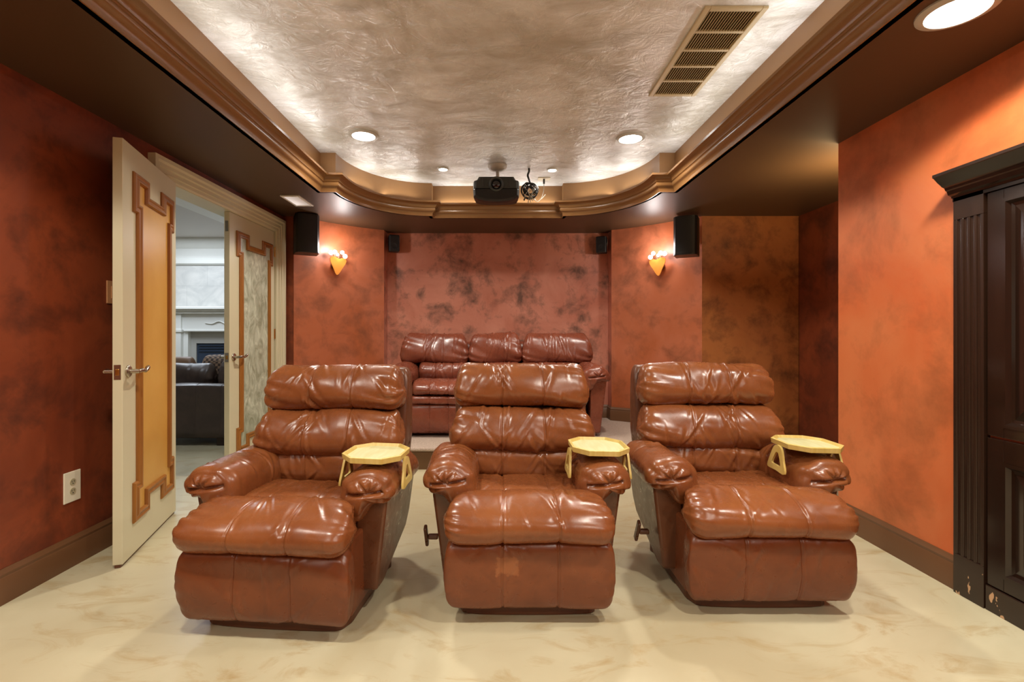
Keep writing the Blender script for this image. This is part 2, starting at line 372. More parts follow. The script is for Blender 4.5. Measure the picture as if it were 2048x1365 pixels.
bm = new_bm(); sweep(bm, tray, [(0, .0), (0, H2-H1+.01), (.03, H2-H1+.01), (.03, .0)], z0=H1, closed=True, side=1); struct(obj('wall_tray', bm, M['band'], smooth=30))
crown = [(0, -.004), (.006, -.004), (.008, .012), (.013, .024), (.02, .032), (.028, .036), (.034, .044), (.036, .054), (.033, .064), (.036, .069), (.041, .071), (.044, .079), (.052, .091), (.064, .1), (.078, .104), (.086, .107), (.087, .121), (0, .121)]
bm = new_bm(); sweep(bm, tray, crown, z0=H1, closed=True, side=-1); struct(obj('trim_1', bm, M['crown'], smooth=35), 'bronze crown moulding round the raised tray ceiling', 'moulding')
# baseboards
bprof = [(0, 0), (.016, 0), (.016, .105), (.012, .112), (.014, .118), (.014, .124), (.008, .134), (.004, .143), (0, .143)]
def baseboard(name, path, z=0, side=1):
    bm = new_bm(); sweep(bm, path, bprof, z0=z, side=side); return struct(obj(name, bm, M['base_l'], smooth=30))
baseboard('baseboard_left', [(XL, YF), (XL, 2.83)], side=-1)
baseboard('baseboard_right', [(XR, YF), (XR, .98)]); baseboard('baseboard_right_far', [(XR, 2.1), (XR, 2.83), (XR+.3, 2.83)])
baseboard('baseboard_recess', [(2.85, 2.83), (2.85, 4.575), (1.95, 4.575)])
baseboard('baseboard_curve_right', [(1.928, 4.575)]+curve_r[1:]+[(1.225, 5.36)], DZ, side=1)
baseboard('baseboard_alcove', [(1.225, 5.36), (-1.22, 5.36)], DZ, side=1)
baseboard('baseboard_curve_left', [(-1.22, 5.36)]+curve_l[::-1][:-1], DZ, side=1)
# raised platform with carpet
dais = [(-1.27, 3.95), (1.9, 3.95)]+curve_r[:0:-1][::-1][0:0]+[(1.9, 4.6)]+[(x-.005, y-.005) for x, y in curve_r[2:]]+[(1.215, 5.35), (-1.21, 5.35)]+[(x+.006, y-.006) for x, y in curve_l[::-1] if x > -1.75]+[(-1.72, 4.6), (-1.27, 4.6)]
bm = new_bm(); prism(bm, dais, lambda p, q, a: (p, q, a), 0, DZ-.03); struct(obj('floor_platform', bm, M['fascia']))
bm = new_bm(); d2 = [(x, y-.02 if y < 4 else y) for x, y in dais]
prism(bm, d2, lambda p, q, a: (p, q, a), DZ-.03, DZ); struct(obj('floor_carpet', bm, M['carpet'], bevel=.012))

# ------------------------------------------------------------------ recessed lights
def can(x, y, z, r, label, group, energy, name='ceiling_light', size=150, col=(1, .94, .84), blend=.75):
    o = thing(name, label, 'light', (x, y, z), 0, group)
    bm = new_bm(); lathe(bm, [(r*1.34, 0), (r*1.33, -.006), (r*1.18, -.012), (r*1.04, -.013), (r, -.008), (r*.98, 0)], close=False, seg=36); obj('trim_ring', bm, M['ring'], o, smooth=40)
    bm = new_bm(); lathe(bm, [(.001, -.003), (r*.6, -.004), (r*1.0, -.0025)], seg=36, close=False); obj('lens', bm, M['lens'], o, smooth=60)
    lamp(name+'_lamp', (x, y, z-.014), energy, size, col, r*.8, blend=blend)
def lamp(name, loc, energy, size, col, r, rot=(0, 0, 0), blend=.8):
    L = bpy.data.lights.new(name, 'SPOT'); L.energy = energy; L.spot_size = math.radians(size); L.spot_blend = blend; L.color = col; L.shadow_soft_size = r
    o = bpy.data.objects.new(name, L); C.objects.link(o); o.location = loc; o.rotation_euler = rot; return o
EC = 125
g = 'recessed lights in the plaster tray ceiling'
can(-.955, 3.45, H2, .078, 'white recessed light in the tray ceiling on the side of the open door', g, EC)
can(.962, 3.50, H2, .078, 'white recessed light in the tray ceiling beyond the long vent', g, EC)
can(-.467, 4.15, H2, .036, 'tiny recessed spotlight in plaster on the door side of projector', g, 26)
can(.472, 4.17, H2, .036, 'tiny recessed spotlight in plaster beside the hanging cables', g, 26)
can(1.573, 1.654, H1, .085, 'large round recessed light in brown soffit above the dark cabinet', None, 88, size=151, blend=.22)
for x, y in ((-.955, 1.0), (.962, 1.0), (-.955, -.9), (.962, -.9)): lamp('tray_lamp', (x, y, H2-.015), EC, 150, (1, .94, .83), .06)
for x, y, e_, sz_ in ((-1.6, 1.15, 46, 142), (-1.6, -.9, 30, 142), (1.573, -.9, 70, 151)): lamp('soffit_lamp', (x, y, H1-.015), e_, sz_, (1, .94, .83), .06, blend=.22)
def area(name, loc, rot, sx, sy, energy, col):
    L = bpy.data.lights.new(name, 'AREA'); L.shape = 'RECTANGLE'; L.size = sx; L.size_y = sy; L.energy = energy; L.color = col
    o = bpy.data.objects.new(name, L); C.objects.link(o); o.location = loc; o.rotation_euler = rot; return o
COVE = (1, .95, .88)
for sx in (-1, 1): area('cove_lamp', (sx*1.345, 1.4, H1+.135), (PI, -sx*.75, 0), .03, 4.6, 6.5, COVE)
area('cove_lamp', (0, 4.62, H1+.13), (PI+.4, 0, 0), 1.1, .03, 2.2, COVE)
for sx in (-1, 1):
    for a_ in (.5, 1.1): area('cove_lamp', (sx*(.62+.61*math.cos(a_)), 3.79+.72*math.sin(a_), H1+.135), Vector((-sx*.55*math.cos(a_), -.55*math.sin(a_), .83)).to_track_quat('-Z', 'Y').to_euler(), .3, .03, .9, COVE)
area('recess_uplight', (2.3, 2.98, 1.85), (PI-.15, 0, 0), .3, .2, 15, (1, .78, .42))

# ------------------------------------------------------------------ ceiling vent, soffit register
def louvre(name, label, x0, x1, y0, y1, z, nsec, fr, slat_m, pitch, back=True):
    o = thing(name, label, 'vent', ((x0+x1)/2, (y0+y1)/2, z))
    w, l = (x1-x0)/2, (y1-y0)/2
    bm = new_bm()
    for a in ((-w, -w+fr, -l, l), (w-fr, w, -l, l), (-w+fr, w-fr, -l, -l+fr), (-w+fr, w-fr, l-fr, l)): box(bm, *a, -.012, 0)
    obj('frame', bm, M['ventmetal'], o, bevel=.003)
    for i in range(1, nsec):
        y = -l+fr+(2*l-2*fr)*i/nsec; bm = new_bm(); box(bm, -w+fr, w-fr, y-.008, y+.008, -.011, -.001); obj('crossbar', bm, M['ventmetal'], o)
    bm = new_bm(); n = int((2*w-2*fr)/pitch)
    for i in range(n):
        x = -w+fr+(i+.5)*(2*w-2*fr)/n; v = box(bm, -.0012, .0012, -l+fr, l-fr, -.006, .006); xf(bm, v, Matrix.Translation((x, 0, -.006)) @ Matrix.Rotation(.7, 4, 'Y'))
    obj('slats', bm, slat_m, o)
    bm = new_bm(); box(bm, -w+fr, w-fr, -l+fr, l-fr, -.0015, -.0005); obj('duct', bm, M['ventdark'], o)
    return o
louvre('ceiling_vent', 'long cream louvred return vent in the plaster tray ceiling', .895, 1.172, 2.085, 2.868, H2, 5, .026, M['ventmetal'], .012)
o = louvre('soffit_register', 'small white air register in brown soffit above the doors', -1.745, -1.59, 3.875, 4.185, H1, 1, .018, M['white'], .012)
for c_ in o.children: c_.data.materials[0] = M['white'] if 'duct' not in c_.name else M['mount']

# ------------------------------------------------------------------ projector and cables
pj = thing('projector', 'black and grey ceiling mounted video projector', 'projector', (-.01, 4.02, 2.268))
top = [(-.145, .105), (.145, .105), (.16, .078), (.186, .07), (.188, .0), (-.188, .0), (-.186, .07), (-.16, .078)]
bm = new_bm(); FY = lambda p, q, a: (p, a, q)
def loft(bm, outline, stations):
    rows = [[bm.verts.new((p*sx, y, q*sz+dz)) for p, q in outline] for y, sx, sz, dz in stations]; n = len(outline)
    for i in range(len(rows)-1):
        for k in range(n): bm.faces.new((rows[i][k], rows[i][(k+1) % n], rows[i+1][(k+1) % n], rows[i+1][k]))
    bm.faces.new(rows[0]); bm.faces.new(rows[-1][::-1])
loft(bm, top, [(-.165, .86, .86, .004), (-.15, .95, .95, 0), (-.11, 1, 1, 0), (.2, 1, 1, 0), (.24, .93, .9, 0)]); obj('upper_shell', bm, M['proj'], pj, bevel=.004)
low = [(-.187, -.003), (.187, -.003), (.183, -.06), (.15, -.082), (.09, -.098), (0, -.105), (-.09, -.098), (-.15, -.082), (-.183, -.06)]
bm = new_bm(); loft(bm, low, [(-.172, .9, .85, 0), (-.155, .97, .96, 0), (-.12, 1, 1, 0), (.0, 1, .7, 0), (.2, .96, .35, 0), (.24, .9, .2, 0)]); obj('lower_shell', bm, M['projlow'], pj, bevel=.004)
bm = new_bm(); lathe(bm, [(.062, -.15), (.06, -.178), (.052, -.186), (.044, -.182), (.042, -.166)], axis='Y', centre=(.0, 0, .034), close=False); lens = obj('lens_barrel', bm, M['proj'], pj, smooth=40)
bm = new_bm(); lathe(bm, [(.0005, -.178), (.02, -.176), (.034, -.17), (.043, -.16)], axis='Y', centre=(0, 0, .034), close=False); obj('lens_glass', bm, M['glassdark'], lens, smooth=80)
for k in (-1, 1):
    bm = new_bm(); box(bm, k*.105-.006, k*.105+.006, -.17, -.15, .015, .085); obj('front_ridge', bm, M['proj'], pj, bevel=.002)
bm = new_bm(); lathe(bm, [(.08, .26), (.079, .247), (.064, .222), (.03, .21), (.001, .208)], close=False, centre=(.01, .06, 0)); mt = obj('ceiling_mount', bm, M['mount'], pj, smooth=50)
bm = new_bm(); tube(bm, [(.01, .06, .215), (.01, .06, .1)], .014, 12); obj('mount_pole', bm, M['mount'], mt, smooth=60)
bm = new_bm(); box(bm, -.03, .05, -.01, .13, .1, .112); v = box(bm, -.02, .04, .03, .09, .112, .16); obj('mount_plate', bm, M['mount'], mt, bevel=.003)
# ------------------------------------------------------------------ helper transforms used further on
rnd = random.Random(5)
cb = thing('cable_bundle', 'coiled black cable bundle hanging from the ceiling beside projector', 'cable', (.27, 4.12, H2))
pts = [(.0, .03, 0), (.0, .02, -.03), (-.012, .0, -.07), (.0, 0, -.11), (.01, 0, -.14)]
bm = new_bm(); tube(bm, catmull(pts, 8), .009, 8)
coil = []
for k in range(290):
    a = k/24*2*PI; r1 = .055+.02*math.sin(a*.37+.4); sq = .72+.28*math.sin(a*.21); w_ = a*.13; x_, z_ = r1*math.cos(a)*sq, r1*math.sin(a); coil.append((.004+x_*math.cos(w_)-z_*math.sin(w_), .024*math.sin(a*.45), -.198+(x_*math.sin(w_)+z_*math.cos(w_))*.95))
tube(bm, coil, .0048, 6); obj('coil', bm, M['cable'], cb, smooth=60)
bm = new_bm()
for k in range(4):
    a = .2+k*.55; tube(bm, catmull([(.03*math.cos(a), -.02, -.2), (.055*math.cos(a*1.3), -.03, -.17-.03*k), (.02*math.cos(a), -.028, -.255), (.05-.02*k, -.012, -.285-.008*k)], 8), .0032, 6)
obj('loose_wires', bm, M['cablew'], cb, smooth=60)
bm = new_bm(); tube(bm, [(-.03, -.01, -.25), (-.045, -.012, -.285)], .006, 8); obj('connector', bm, M['cable'], cb)
jp = thing('ceiling_jack_plate', 'small ivory jack plate on the ceiling behind the hanging cables', 'wall plate', (.425, 4.42, H2))
bm = new_bm(); box(bm, -.055, .055, -.036, .036, -.007, 0); obj('plate', bm, M['plate'], jp, bevel=.002)
bm = new_bm(); tube(bm, [(0, 0, -.006), (0, 0, -.05)], .009, 10); obj('plug', bm, M['cable'], jp, smooth=60)
bm = new_bm(); tube(bm, catmull([(0, 0, -.05), (-.005, -.005, -.12), (-.03, -.01, -.19), (-.07, -.02, -.215), (-.1, -.03, -.16)], 8), .003, 6); tube(bm, [(-.025, -.01, -.19), (.012, -.015, -.15)], .004, 6); obj('wire', bm, M['cablew'], jp, smooth=60)

# ------------------------------------------------------------------ loudspeakers
def big_speaker(x, y, z, rz, label):
    o = thing('loudspeaker', label, 'speaker', (x, y, z), rz, 'large loudspeakers beside the sconces')
    bm = new_bm(); pts = [(-.105, .1), (.105, .1), (.105, -.06), (.085, -.092), (.05, -.105), (-.05, -.105), (-.085, -.092), (-.105, -.06)]
    prism(bm, pts, lambda p, q, a: (p, q, a), 0, .36); obj('enclosure', bm, M['black'], o, smooth=40, bevel=.004)
    bm = new_bm(); pts = [(-.098, -.066), (-.084, -.098), (-.05, -.111), (.05, -.111), (.084, -.098), (.098, -.066)]
    prism(bm, pts+[(.09, -.064), (.05, -.1), (-.05, -.1), (-.09, -.064)], lambda p, q, a: (p, q, a), .012, .348); obj('grille', bm, M['grille'], o, smooth=40)
    bm = new_bm(); box(bm, -.03, .03, .1, .125, .12, .24); obj('bracket', bm, M['black'], o, bevel=.003)
big_speaker(-1.785, 4.52, 1.855, .5, 'large black loudspeaker high on the curved wall beside the doors')
big_speaker(1.765, 4.52, 1.835, -.5, 'large black loudspeaker high on curved wall away from the doors')
def small_speaker(x, y, z, rz, label):
    o = thing('surround_speaker', label, 'speaker', (x, y, z), rz, 'small speakers high in the alcove corners')
    bm = new_bm(); box(bm, -.055, .055, -.05, .05, 0, .18); obj('enclosure', bm, M['black'], o, bevel=.01)
    bm = new_bm(); lathe(bm, [(.034, -.05), (.034, -.054), (.028, -.054), (.012, -.047), (.001, -.045)], axis='Y', centre=(0, 0, .06), close=False); obj('driver', bm, M['grille'], o, smooth=40)
    bm = new_bm(); tube(bm, catmull([(.03, .05, .19), (.058, .02, .15), (.06, 0, .1), (.045, .045, .06)], 6), .0025, 6); obj('wire', bm, M['cablew'], o)
small_speaker(-1.13, 5.27, 2.0, .35, 'small black speaker in the upper alcove corner nearer the doors')
small_speaker(1.135, 5.27, 1.985, -.35, 'small black speaker in the upper alcove corner with curling pale wire')

# ------------------------------------------------------------------ sconces
def sconce(x, y, z, ang, label, flip):
    o = thing('wall_sconce', label, 'sconce', (x, y, z), ang, 'amber wall sconces')   # local -y points into the room
    out = catmull([(0, -.001), (.05, .075), (.078, .13), (.08, .165), (.045, .172), (0, .155), (-.045, .165), (-.078, .155), (-.082, .125), (-.05, .07)], 5, True)
    bm = new_bm(); rows = []
    for off in (0, .012):
        rows.append([bm.verts.new((p*flip, -.035-.05*max(0, q)/.17-off+.45*p*p/.16*.9, q)) for p, q in out])
    n = len(out)
    for k in range(n): bm.faces.new((rows[0][k], rows[0][(k+1) % n], rows[1][(k+1) % n], rows[1][k]))
    for r_ in rows:
        cc = bm.verts.new((0, sum(v.co.y for v in r_)/n-.006, .1))
        for k in range(n): bm.faces.new((r_[k], r_[(k+1) % n], cc))
    obj('shield', bm, M['shield'], o, smooth=50)
    bm = new_bm(); lathe(bm, [(.045, 0), (.045, -.02), (.03, -.03), (.02, -.045), (.02, -.05)], axis='Y', centre=(0, 0, .1)); obj('backplate', bm, M['stemmetal'], o, smooth=40)
    for k, (gx, gz, r_) in enumerate(((-.075, .19, .022), (-.045, .225, .02), (.005, .2, .016), (.03, .222, .021), (.07, .212, .022))):
        gx *= flip
        bm = new_bm(); tube(bm, catmull([(gx*.2, -.04, .12), (gx*.55, -.055, .185), (gx, -.06, gz-r_*.5)], 6), .004, 6); st = obj('stem', bm, M['stemmetal'], o, smooth=60)
        bm = new_bm(); bmesh.ops.create_uvsphere(bm, u_segments=16, v_segments=10, radius=r_, matrix=Matrix.Translation((gx, -.06, gz))); obj('globe', bm, M['globe'], st, smooth=180)
    c_, s_ = math.cos(ang), math.sin(ang)
    L = bpy.data.lights.new('sconce_lamp', 'POINT'); L.energy = 6.5; L.color = (1, .93, .9); L.shadow_soft_size = .04
    lo = bpy.data.objects.new('sconce_lamp', L); C.objects.link(lo); lo.location = (x+.17*s_, y-.17*c_, z+.26)
sconce(-1.633, 4.872, 1.70, math.radians(41), 'amber shield sconce with glass globes on the curved wall nearer the doors', -1)
sconce(1.636, 4.865, 1.69, math.radians(-41), 'amber shield sconce with glass globes on the curved wall farther from doors', 1)

# ------------------------------------------------------------------ doors
DW, DH, DT = .735, 2.03, .042
def notched(u0, u1, z0, z1, e, eh, ew, st):
    """outline with eared corners: centre of top and bottom dropped by e, sides stepped in by st"""
    return [(u0, z0), (u0+ew, z0), (u0+ew, z0+e), (u1-ew, z0+e), (u1-ew, z0), (u1, z0), (u1, z0+eh), (u1-st, z0+eh), (u1-st, z1-eh), (u1, z1-eh), (u1, z1), (u1-ew, z1), (u1-ew, z1-e), (u0+ew, z1-e), (u0+ew, z1), (u0, z1), (u0, z1-eh), (u0+st, z1-eh), (u0+st, z0+eh), (u0, z0+eh)]
def lever(o, u, z, side, dirn, m):
    """lever handle on face side (+1 front -y), lever pointing dirn along u"""
    y0 = -DT/2*side if side > 0 else DT/2; s = -1 if side > 0 else 1
    h = new_bm(); lathe(h, [(.03, y0), (.03, y0+s*.006), (.024, y0+s*.011), (.011, y0+s*.013), (.011, y0+s*.05), (.001, y0+s*.052)], axis='Y', centre=(u, 0, z), seg=24); hd = obj('handle', h, M['nickel'], o, smooth=40)
    h = new_bm(); yy = y0+s*.048
    tube(h, catmull([(u-.008*dirn, yy, z), (u+.03*dirn, yy+s*.004, z+.003), (u+.065*dirn, yy+s*.003, z-.006), (u+.09*dirn, yy, z+.002), (u+.115*dirn, yy-s*.002, z+.014)], 6), .0085, 10, lambda t: 1+.25*math.sin(t*9)); obj('lever', h, M['nickel'], hd, smooth=60)
def door(name, label, loc, rz, inlay, mold_u, hs):
    """local u along +x from the meeting edge; the shown face looks to -y"""
    o = bpy.data.objects.new(name, None); C.objects.link(o); o.location = loc; o.rotation_euler = (0, 0, rz); struct(o, label, 'door')
    bm = new_bm(); box(bm, 0, DW, -DT/2, DT/2, 0, DH); obj('leaf', bm, M['cream'], o, bevel=.003)
    ol = notched(mold_u[0], mold_u[1], .155, 1.905, .082, .2, .19, .042)
    bm = new_bm(); prof = [(0, 0), (0, .008), (.006, .014), (.014, .016), (.02, .012), (.026, .012), (.034, .018), (.042, .018), (.046, .01), (.046, 0)]
    sweep(bm, ol, prof, closed=True, side=1, f=lambda x, y, h: (x, -DT/2-h, y)); obj('panel_moulding', bm, M['moulding'], o, smooth=30)
    bm = new_bm(); vs = [bm.verts.new((u, -DT/2-.0025, z)) for u, z in notched(mold_u[0]+.02, mold_u[1]-.02, .175, 1.885, .082, .16, .15, .042)]; bmesh.ops.triangle_fill(bm, use_beauty=True, edges=[bm.edges.new((vs[i], vs[(i+1) % len(vs)])) for i in range(len(vs))]); obj('inlay_panel', bm, inlay, o)
    lever(o, .055, .915, 1, 1, M['nickel']); lever(o, .055, .915, -1, 1, M['nickel'])
    bm = new_bm(); box(bm, -.002, .001, -.014, .014, .88, .95); pl = obj('latch_plate', bm, M['nickel'], o)
    bm = new_bm(); box(bm, -.006, -.001, -.008, .008, .9, .93); obj('latch_bolt', bm, M['brass'], pl, bevel=.002)
    for z in (.25, 1.05, 1.8):
        bm = new_bm(); tube(bm, [(DW+.004, hs*(DT/2+.004), z), (DW+.004, hs*(DT/2+.004), z+.09)], .007, 10); obj('hinge', bm, M['brass'], o, smooth=50)
    return o
p0, p1 = Vector((-1.80, 2.29)), Vector((-2.015, 2.993)); dv = p1-p0
d1 = door('door_1', 'cream door leaf with amber panel folded open against the red wall', (p0.x, p0.y, .014), math.atan2(dv.y, dv.x), M['gold'], (.105, .668), 1)
bm = new_bm(); box(bm, .0, DW, -.012, .012, -.013, 0); obj('door_sweep', bm, M['chairbase'], d1)
d2_ = door('door_2', 'closed cream door leaf with silvery brushed panel', (XL-.026, 3.69, .014), PI/2, M['silver'], (.092, .695), -1)
bm = new_bm(); box(bm, -.0015, .001, -.012, .012, 1.88, 1.96); obj('flush_bolt', bm, M['nickel'], d2_)
# casing and jamb
bm = new_bm(); cas = [(0, 0), (0, .01), (.01, .016), (.03, .016), (.034, .025), (.06, .023), (.066, .034), (.085, .034), (.096, .046), (.12, .046), (.12, 0)]
sweep(bm, [(2.94, 0), (2.94, 2.05), (4.44, 2.05), (4.44, 0)], cas, side=1, f=lambda x, y, h: (XL+h, x, y)); struct(obj('trim_2', bm, M['cream'], smooth=30), 'stepped cream casing round the double doorway', 'casing')
bm = new_bm(); prof = [(0, 0), (0, T+.02), (.012, T+.02), (.012, 0)]
sweep(bm, [(2.93, 0), (2.93, 2.058), (4.45, 2.058), (4.45, 0)], prof, side=-1, f=lambda x, y, h: (XL+.005-h, x, y)); struct(obj('trim_3', bm, M['cream']), 'cream jamb lining of the double doorway', 'jamb')

# ------------------------------------------------------------------ wall plates
o = thing('outlet_plate', 'large ivory electrical outlet plate on the red wall above baseboard', 'outlet', (XL, 2.315, .38))
bm = new_bm(); box(bm, 0, .006, -.046, .046, -.073, .073); obj('plate', bm, M['plate'], o, bevel=.003)
for dz in (-.022, .022):
    bm = new_bm(); lathe(bm, [(.0165, .006), (.0165, .008), (.001, .008)], axis='X', centre=(0, 0, dz), seg=20, close=False); s_ = obj('socket', bm, M['slot'], o)
    bm = new_bm()
    for dy in (-.006, .006): box(bm, .008, .0085, dy-.0012, dy+.0012, dz-.001, dz+.008)
    box(bm, .008, .0085, -.0025, .0025, dz-.01, dz-.005); obj('slots', bm, M['black'], s_)
o = thing('switch_plate', 'tan light switch plate on the red wall behind the open door', 'switch', (XL, 2.56, 1.33))
bm = new_bm(); box(bm, 0, .006, -.04, .04, -.06, .06); obj('plate', bm, M['tanplate'], o, bevel=.002)
bm = new_bm(); box(bm, .006, .01, -.016, .016, -.033, .033); obj('rocker', bm, M['tanplate'], o, bevel=.002)

# ------------------------------------------------------------------ dark built-in cabinet on the right wall
cab = thing('cabinet', 'dark espresso wood cabinet with crown, fluted pilaster and panelled doors on orange wall', 'cabinet', (XR, 1.5, 0))
def RX(p, q, a): return (-p, a, q)                                  # p = out from the wall
bm = new_bm(); CF = .03
fl = []; y = .59
for k in range(4):                                                  # fluted front outline in plan
    c_ = .477+.028*k; fl += [(CF, c_-.009), (CF-.006, c_-.006), (CF-.009, c_), (CF-.006, c_+.006), (CF, c_+.009)]
pl_ = [(.001, .455), (CF, .455)]+fl+[(CF, .585), (.001, .585)]
prism(bm, pl_, lambda p, q, a: (-p, q, a), .17, 1.6)
box(bm, -CF, -.001, .455, .585, 1.6, 1.72); box(bm, -CF, -.001, .455, .585, .0, .17)
obj('pilaster', bm, M['chippedwood'], cab, bevel=.0015)
bm = new_bm(); prof = [(.001, 0), (.035, 0), (.037, .008), (.05, .014), (.056, .03), (.062, .034), (.066, .044), (.078, .05), (.083, .056), (.095, .066), (.112, .085), (.118, .088), (.118, .1), (.001, .1)]
sweep(bm, [(0, .588), (0, -.52)], [(p, q+1.695) for p, q in prof], side=-1); obj('crown', bm, M['darkwood'], cab, smooth=30)
bm = new_bm(); box(bm, -.03, -.001, -.5, .588, 1.68, 1.697); obj('frieze', bm, M['darkwood'], cab)
def panel_door(name, z0, z1, pz0, pz1):
    b = new_bm(); y0, y1 = -.4, .448; py0, py1 = -.33, .385
    for a in ((y0, py0, z0, z1), (py1, y1, z0, z1), (py0, py1, z0, pz0), (py0, py1, pz1, z1)): box(b, -.022, -.001, a[0], a[1], a[2], a[3])
    d_ = obj(name, b, M['darkwood'], cab, bevel=.002)
    b = new_bm(); rows = []
    for x, i in ((-.024, -.006), (-.024, .008), (-.01, .018), (-.008, .03), (-.02, .07), (-.02, .2)):
        i_ = min(i, .2); rows.append([b.verts.new((x, yy, zz)) for yy, zz in ((py0+i_, pz0+i_), (py1-i_, pz0+i_), (py1-i_, pz1-i_), (py0+i_, pz1-i_))])
    for r0, r1 in zip(rows, rows[1:]):
        for k in range(4): b.faces.new((r0[k], r0[(k+1) % 4], r1[(k+1) % 4], r1[k]))
    b.faces.new(rows[-1]); obj('raised_panel', b, M['darkwood'], d_)
panel_door('upper_door', .705, 1.678, .75, 1.635); panel_door('lower_door', .105, .695, .16, .602)
bm = new_bm(); box(bm, -.026, -.001, -.4, .452, .0, .1); obj('plinth', bm, M['chippedwood'], cab, bevel=.002)

# ------------------------------------------------------------------ recliners
def recliner(loc, rz, label, seed, patch=False):
    o = thing('recliner', label, 'recliner', loc, rz, 'brown leather recliners in the front row')
    L, LL = M['leather'], M['leather_low']
    bm = new_bm(); pts = catmull([(-.2, -.345), (.2, -.345), (.275, -.3), (.285, -.2), (.285, .1), (.25, .19), (-.25, .19), (-.285, .1), (-.285, -.2), (-.275, -.3)], 4, True); prism(bm, pts, lambda p, q, a: (p, q, a), 0, .045); obj('base', bm, M['chairbase'], o, bevel=.008)
    bm = new_bm(); box(bm, -.26, .26, -.3, .17, .04, .06); obj('swivel_plate', bm, M['plinth'], o)
    bm = new_bm(); box(bm, -.3, .3, -.33, .2, .05, .34); obj('seat_box', bm, LL, o, bevel=.01)
    sm = (-.105, .11)
    cushion('footrest_panel', o, M['leather_patch'] if patch else LL, -.325, .325, [(-.385, .055), (-.42, .08), (-.437, .16), (-.437, .24), (-.43, .3), (-.40, .325), (-.35, .32), (-.335, .2), (-.345, .08)], XM, seed=seed, R=.035, k=.3, seams=sm, gather=.003, gl=.05, nf=9, famp=.0035, fwin=(1, 5), puff=.003, wscale=(.97, .98, 1, 1, .99, .98, .98, .98, .97), dome=.004, slant=.1)
    cushion('footrest_pad', o, L, -.322, .322, [(-.41, .318), (-.455, .33), (-.478, .368), (-.468, .41), (-.425, .445), (-.35, .468), (-.28, .472), (-.225, .458), (-.195, .42), (-.2, .35), (-.3, .32)], XM, seed=seed+1, R=.06, k=.38, seams=sm, gather=.008, gl=.05, gk=14, nf=10, famp=.004, fwin=(3, 7), wscale=(.97, .99, 1, 1, .985, .95, .92, .88, .86, .88, .95), puff=.003, dome=.01)
    cushion('seat', o, L, -.262, .262, [(-.24, .33), (-.235, .42), (-.19, .448), (-.1, .452), (0, .444), (.08, .434), (.13, .40), (.1, .33), (-.1, .32)], XM, seed=seed+2, R=.05, k=.4, seams=(-.1, .1), nf=8, famp=.004, fwin=(2, 6), puff=.003)
    cushion('lumbar_cushion', o, L, -.262, .262, [(.14, .40), (.105, .425), (.088, .47), (.09, .52), (.12, .555), (.18, .56), (.23, .5), (.22, .41)], XM, seed=seed+3, R=.05, k=.4, seams=(-.1, .105), nf=10, famp=.005, fwin=(1, 4), puff=.004)
    cushion('back_cushion', o, L, -.352, .352, [(.17, .53), (.105, .54), (.068, .585), (.07, .645), (.105, .705), (.16, .742), (.25, .74), (.29, .65), (.26, .55)], XM, seed=seed+4, R=.055, k=.38, seams=sm, gather=.011, gl=.08, gk=9, nf=16, famp=.007, fwin=(1, 5), wscale=(.99, 1, 1, .99, .96, .93, .93, .97, .98), puff=.005, slant=.06)
    cushion('headrest', o, L, -.335, .335, [(.24, .742), (.17, .75), (.132, .795), (.135, .855), (.165, .915), (.22, .952), (.29, .95), (.345, .89), (.35, .8), (.31, .75)], XM, seed=seed+5, R=.055, k=.36, seams=(-.1, .105), gather=.012, gl=.08, gk=10, nf=16, famp=.006, fwin=(1, 6), wscale=(1, 1, 1, .985, .965, .95, .95, .95, .98, 1), puff=.004, slant=.05)
    cushion('backrest', o, M['leather_side'], -.345, .345, [(.2, .16), (.22, .35), (.25, .6), (.31, .9), (.37, .935), (.415, .9), (.39, .6), (.36, .35), (.33, .16)], XM, seed=seed+6, R=.03, k=.18, cols=14, gather=.001, nf=0, puff=.001, dome=.002, wscale=(.9, .93, .99, .99, .97, .97, .99, .93, .9))
    for s in (-1, 1):
        bm = new_bm()
        out = [(-.222, .50), (-.205, .085), (-.12, .078), (.17, .2), (.205, .27), (.215, .50)]
        rows = [[bm.verts.new((s*(x+lean*(z-.08)), y, z)) for y, z in out] for x, lean in ((.255, .05), (.352, .125))]
        n = len(out)
        for k in range(n): bm.faces.new((rows[0][k], rows[0][(k+1) % n], rows[1][(k+1) % n], rows[1][k]))
        bm.faces.new(rows[0]); bm.faces.new(rows[1][::-1])
        pn = obj('armrest', bm, M['leather_side'], o, bevel=.012, smooth=50)
        sec = [(.235, .38), (.21, .45), (.222, .525), (.27, .568), (.33, .58), (.392, .567), (.43, .525), (.432, .475), (.405, .448), (.35, .44), (.29, .375)]
        if s < 0: sec = [(-a, b) for a, b in sec]
        cushion('arm_pad', pn, L, -.262, .185, sec, YM, seed=seed+9+s, R=.05, k=.3, cols=60, gather=.007, gk=7, gl=.045, nf=7, famp=.005, fwin=(1, 6), puff=.004, seams=(.05,), seamd=.002, hcrease=((7.55, .022, -1, .045),), dome=.03, slit=(-1, s*.345, .497, .026, ((1.57, .05), (.75, .06), (2.4, .06), (.2, .05))))
    bm = new_bm(); box(bm, -.43, -.385, -.12, -.095, .2, .222); v = box(bm, -.445, -.43, -.128, -.098, -.065, .055); xf(bm, v, Matrix.Translation((0, -.11, .222)) @ Matrix.Rotation(.55, 4, 'X') @ Matrix.Translation((0, .11, 0)))
    obj('lever', bm, M['leather_side'], o, bevel=.006)
    return o
RC = [((-.815, 2.16, 0), -.085), ((.122, 2.255, 0), 0.0), ((1.075, 2.305, 0), -.01)]
recliner(*RC[0], 'brown leather recliner nearest the open door, wood tray on its arm', 11)
